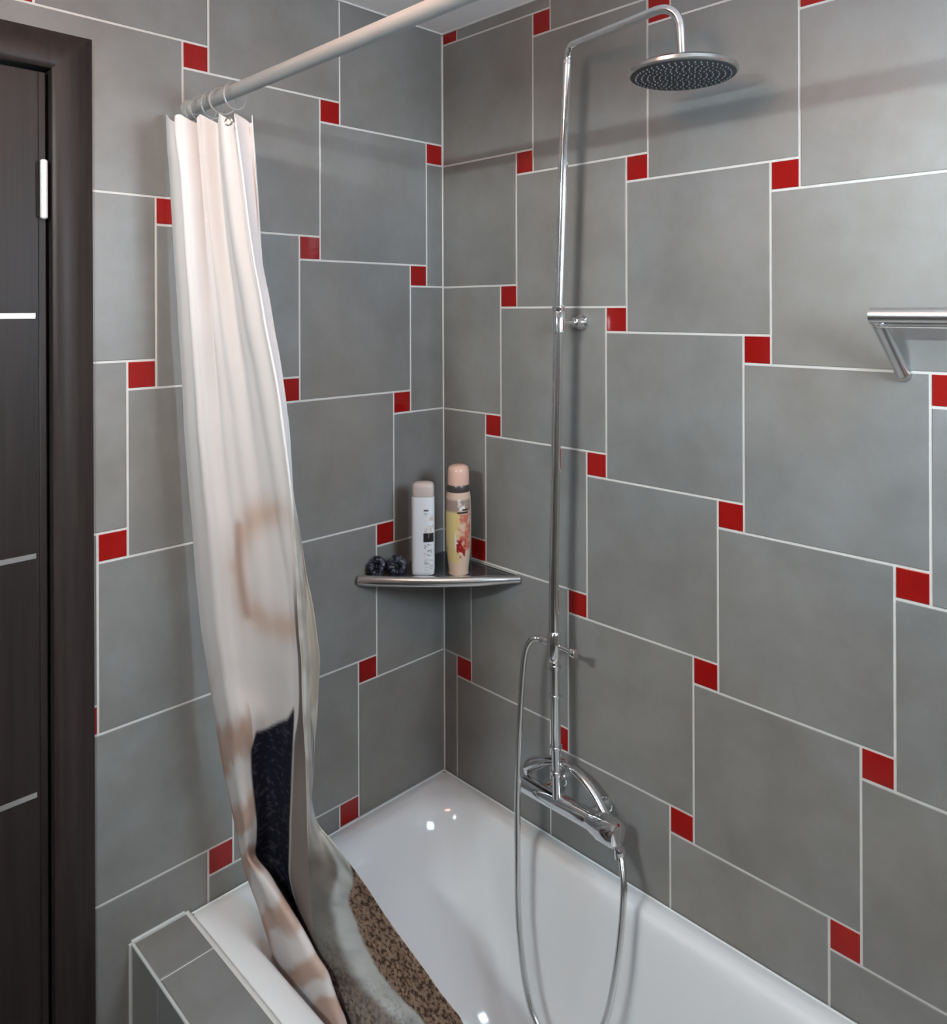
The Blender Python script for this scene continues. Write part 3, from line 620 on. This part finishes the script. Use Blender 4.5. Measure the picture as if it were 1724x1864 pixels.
# prints on the bottle and the can are given in the thing's own cylinder coordinates (angle, height)
def label_mat(name, base, build, rough=.3):
    m = mat(name, base, rough); tc = N(m, 'ShaderNodeTexCoord'); sx = N(m, 'ShaderNodeSeparateXYZ'); LK(m, tc.outputs['Object'], sx.inputs[0])
    at = N(m, 'ShaderNodeMath', operation='ARCTAN2'); LK(m, sx.outputs['Y'], at.inputs[0]); LK(m, sx.outputs['X'], at.inputs[1])
    st = {'c': None, 'm': m, 'ang': at.outputs[0], 'z': sx.outputs['Z'], 'obj': tc.outputs['Object']}
    rgb = N(m, 'ShaderNodeRGB'); rgb.outputs[0].default_value = (*base, 1); st['c'] = rgb.outputs[0]
    def band(src, lo, hi, soft):
        a = N(m, 'ShaderNodeMapRange'); a.inputs['From Min'].default_value = lo - soft; a.inputs['From Max'].default_value = lo + soft; LK(m, src, a.inputs['Value'])
        b = N(m, 'ShaderNodeMapRange'); b.inputs['From Min'].default_value = hi - soft; b.inputs['From Max'].default_value = hi + soft
        b.inputs['To Min'].default_value = 1; b.inputs['To Max'].default_value = 0; LK(m, src, b.inputs['Value'])
        q = N(m, 'ShaderNodeMath', operation='MULTIPLY'); LK(m, a.outputs[0], q.inputs[0]); LK(m, b.outputs[0], q.inputs[1]); return q.outputs[0]
    def patch(col, z0, z1, a0=-9, a1=9, soft=.0008, noise=None):
        q = N(m, 'ShaderNodeMath', operation='MULTIPLY'); LK(m, band(st['z'], z0, z1, soft), q.inputs[0]); LK(m, band(st['ang'], a0, a1, .04), q.inputs[1]); f = q.outputs[0]
        if noise:
            no = N(m, 'ShaderNodeTexNoise'); no.inputs['Scale'].default_value = noise[0]; no.inputs['Detail'].default_value = 2
            mp = N(m, 'ShaderNodeMapping'); mp.inputs['Scale'].default_value = noise[3] if len(noise) > 3 else (1, 1, 1); LK(m, st['obj'], mp.inputs['Vector']); LK(m, mp.outputs[0], no.inputs['Vector'])
            r = N(m, 'ShaderNodeMapRange'); r.inputs['From Min'].default_value = noise[1]; r.inputs['From Max'].default_value = noise[2]; LK(m, no.outputs['Fac'], r.inputs['Value'])
            q2 = N(m, 'ShaderNodeMath', operation='MULTIPLY'); LK(m, f, q2.inputs[0]); LK(m, r.outputs[0], q2.inputs[1]); f = q2.outputs[0]
        x = N(m, 'ShaderNodeMix', data_type='RGBA'); LK(m, f, x.inputs[0]); LK(m, st['c'], x.inputs[6]); x.inputs[7].default_value = (*col, 1); st['c'] = x.outputs[2]
    build(patch); LK(m, st['c'], bsdf(m).inputs['Base Color']); return m
# camera side of both containers is about angle -45 degrees (-0.77 rad)
def pr_white(p):
    p((.10, .10, .11), .1475, .1515, -.62, -.10, .0006)
    p((.30, .30, .31), .1415, .1430, -.62, -.20, .0006)
    p((.66, .55, .50), .098, .138, -.55, .4, .004, (60, .42, .55))
    p((.02, .02, .022), .0775, .098, -.68, .4, .0006)
    p((.55, .45, .42), .083, .106, -.40, -.05, .003, (90, .5, .58))
    p((.22, .22, .23), .046, .073, -.60, .3, .001, (160, .55, .60, (1, 1, 3)))
    p((.45, .46, .48), .014, .040, -.60, .3, .001, (120, .52, .56, (.4, .4, 5)))
m_white = label_mat('white_bottle_print', (.80, .84, .88), pr_white, .28)
wb = thing('shampoo_bottle', 'tall white bottle with pale pink cap and small dark print', 'bottle', (.0925, -.1450, ST))
o = obj('body', squircle([(.020, .013, 0), (.0255, .0165, .003), (.0262, .0170, .012), (.0262, .0170, .175), (.0260, .0168, .1795)], (0, 0, 0), .78, .62), m_white, wb); shade_auto(o, 50)
o = obj('cap', squircle([(.0250, .0160, .1800), (.0254, .0164, .1815), (.0254, .0164, .2010), (.0235, .0150, .2085), (.0170, .0110, .2120), (.006, .005, .2128)], (0, 0, 0), .78, .66), mat('pale_pink_cap', (.62, .54, .50), .35), wb); shade_auto(o, 50)
def pr_can(p):
    p((.62, .50, .22), .030, .150, -2.6, -.72, .004)
    p((.50, .14, .09), .060, .142, -.80, .4, .004, (38, .40, .52))
    p((.62, .44, .20), .085, .150, -.98, -.62, .01, (60, .46, .54))
    p((.72, .60, .56), .062, .100, -1.05, -.70, .004, (50, .42, .50))
    p((.28, .012, .010), .042, .085, -.92, -.15, .004, (75, .44, .50))
    p((.30, .22, .18), .147, .174, -2.6, .4, .003)
    p((.70, .68, .66), .150, .176, -.80, -.20, .002, (42, .38, .46))
    p((.03, .025, .025), .1435, .1475, -.85, .1, .0006)
    p((.03, .025, .025), .150, .154, -.45, .1, .0008)
m_can = label_mat('can_print', (.60, .44, .34), pr_can, .25)
cn = thing('shaving_gel_can', 'yellow and red printed spray can with rosy cap', 'spray can', (.1470, -.0850, ST))
o = obj('body', lathe([(.0215, 0), (.0235, .002), (.0225, .008), (.0250, .030), (.0285, .070), (.0295, .110), (.0292, .150), (.0282, .178), (.0270, .186), (.0262, .190)], (0, 0, 0), seg=40), m_can, cn); shade_auto(o, 50)
o = obj('collar', lathe([(.0262, .190), (.0272, .192), (.0268, .203), (.0256, .206)], (0, 0, 0), seg=36), mat('dark_brown_collar', (.055, .045, .042), .3), cn); shade_auto(o)
o = obj('cap', lathe([(.0250, .206), (.0252, .212), (.0246, .238), (.0220, .246), (.0140, .250), (.004, .2508)], (0, 0, 0), seg=36), mat('rosy_cap', (.66, .42, .34), .16), cn); shade_auto(o, 50)
# hair scrunchie
sc = thing('scrunchie', 'crumpled navy and grey hair scrunchie on the shelf', 'scrunchie', (.0330, -.2050, ST))
m = mottled('navy_satin', [(.006, .007, .013), (.020, .023, .042), (.15, .16, .20)], 62, .25, .5, .2, 0, .05, 3)
m.node_tree.nodes['Color Ramp'].color_ramp.elements[0].position = .42
for cx_, ax in (((-.016, -.016, .0185), (.5, -.6, .55)), ((.018, .016, .0195), (.75, -.5, .35))):
    bm = bmesh.new(); A = Vector(ax).normalized(); u, w = frame_for(A); seg, sg = 64, 14; R = []
    for k in range(seg):
        t = 2 * PI * k / seg; rad = u * math.cos(t) + w * math.sin(t); c0 = Vector(cx_) + rad * .0140 + A * .003 * math.sin(3 * t)
        ring = []
        for q in range(sg):
            f = 2 * PI * q / sg; rr_ = .0098 * (.72 + .55 * vnoise(3 + 2.6 * math.cos(t) + 9 * cx_[0] * 100, 5 + 2.6 * math.sin(t) + .9 * math.sin(f)) + .08 * math.sin(9 * t + 2 * f))
            p = c0 + (rad * math.cos(f) + A * math.sin(f)) * rr_; p.z = max(p.z, .0004); ring.append(bm.verts.new(p))
        R.append(ring)
    for k in range(seg):
        a, b = R[k], R[(k + 1) % seg]
        for q in range(sg): bm.faces.new((a[q], a[(q + 1) % sg], b[(q + 1) % sg], b[q]))
    obj('fabric_loop', bm, m, sc, True)

# ------------------------------------------------------------------ lamps and the mirror behind the camera
lx, ly, lz = .85, YB + .085, 2.138
lp = thing('mirror_lamp', 'strip lamp, hooded to cut its upper light, above the mirror on the wall behind', 'lamp', (lx, YB, lz))
part('diffuser', box((lx - .16, ly - .012, lz - .0175), (lx + .16, ly + .006, lz + .0175), .004), emit('lamp_strip_light', *LAMP_MIRROR), lp)
part('cutoff_hood', add_box(add_box(box((lx - .19, YB, lz + .026), (lx + .19, ly + .20, lz + .034)), (lx - .19, YB, lz - .03), (lx + .19, ly - .016, lz + .026)), (lx - .19, ly + .194, lz - .007), (lx + .19, ly + .20, lz + .026)), MT['lampcase'], lp)  # unseen cover, front lip shaped to block lamp light above the curtain rod
mr_ = thing('wall_mirror', 'framed rectangular mirror hung under the strip lamp', 'mirror', (lx, YB, 1.2))
part('glass', box((lx - .28, YB + .006, 1.22), (lx + .28, YB + .012, 1.98)), MT['mirror'], mr_)
bm = bmesh.new()
for lo, hi in (((lx - .30, YB, 1.20), (lx + .30, YB + .018, 1.22)), ((lx - .30, YB, 1.98), (lx + .30, YB + .018, 2.0)), ((lx - .30, YB, 1.22), (lx - .28, YB + .018, 1.98)), ((lx + .28, YB, 1.22), (lx + .30, YB + .018, 1.98))): add_box(bm, lo, hi)
part('frame', bm, MT['lampcase'], mr_)
cl = thing('ceiling_lamp', 'round ceiling lamp with warm opal glass on a short stem', 'lamp', (.72, -1.02, ZC - .05))
part('opal_glass', lathe([(.03, 0), (.095, .008), (.132, .032), (.132, .046), (.105, .066), (.045, .078)], (.72, -1.02, ZC - .140), seg=40), emit('warm_opal_glow', *LAMP_CEILING), cl)
part('stem', lathe([(.022, 0), (.022, .050), (.050, .0535), (.052, .0645)], (.72, -1.02, ZC - .065), seg=32), MT['white'], cl)
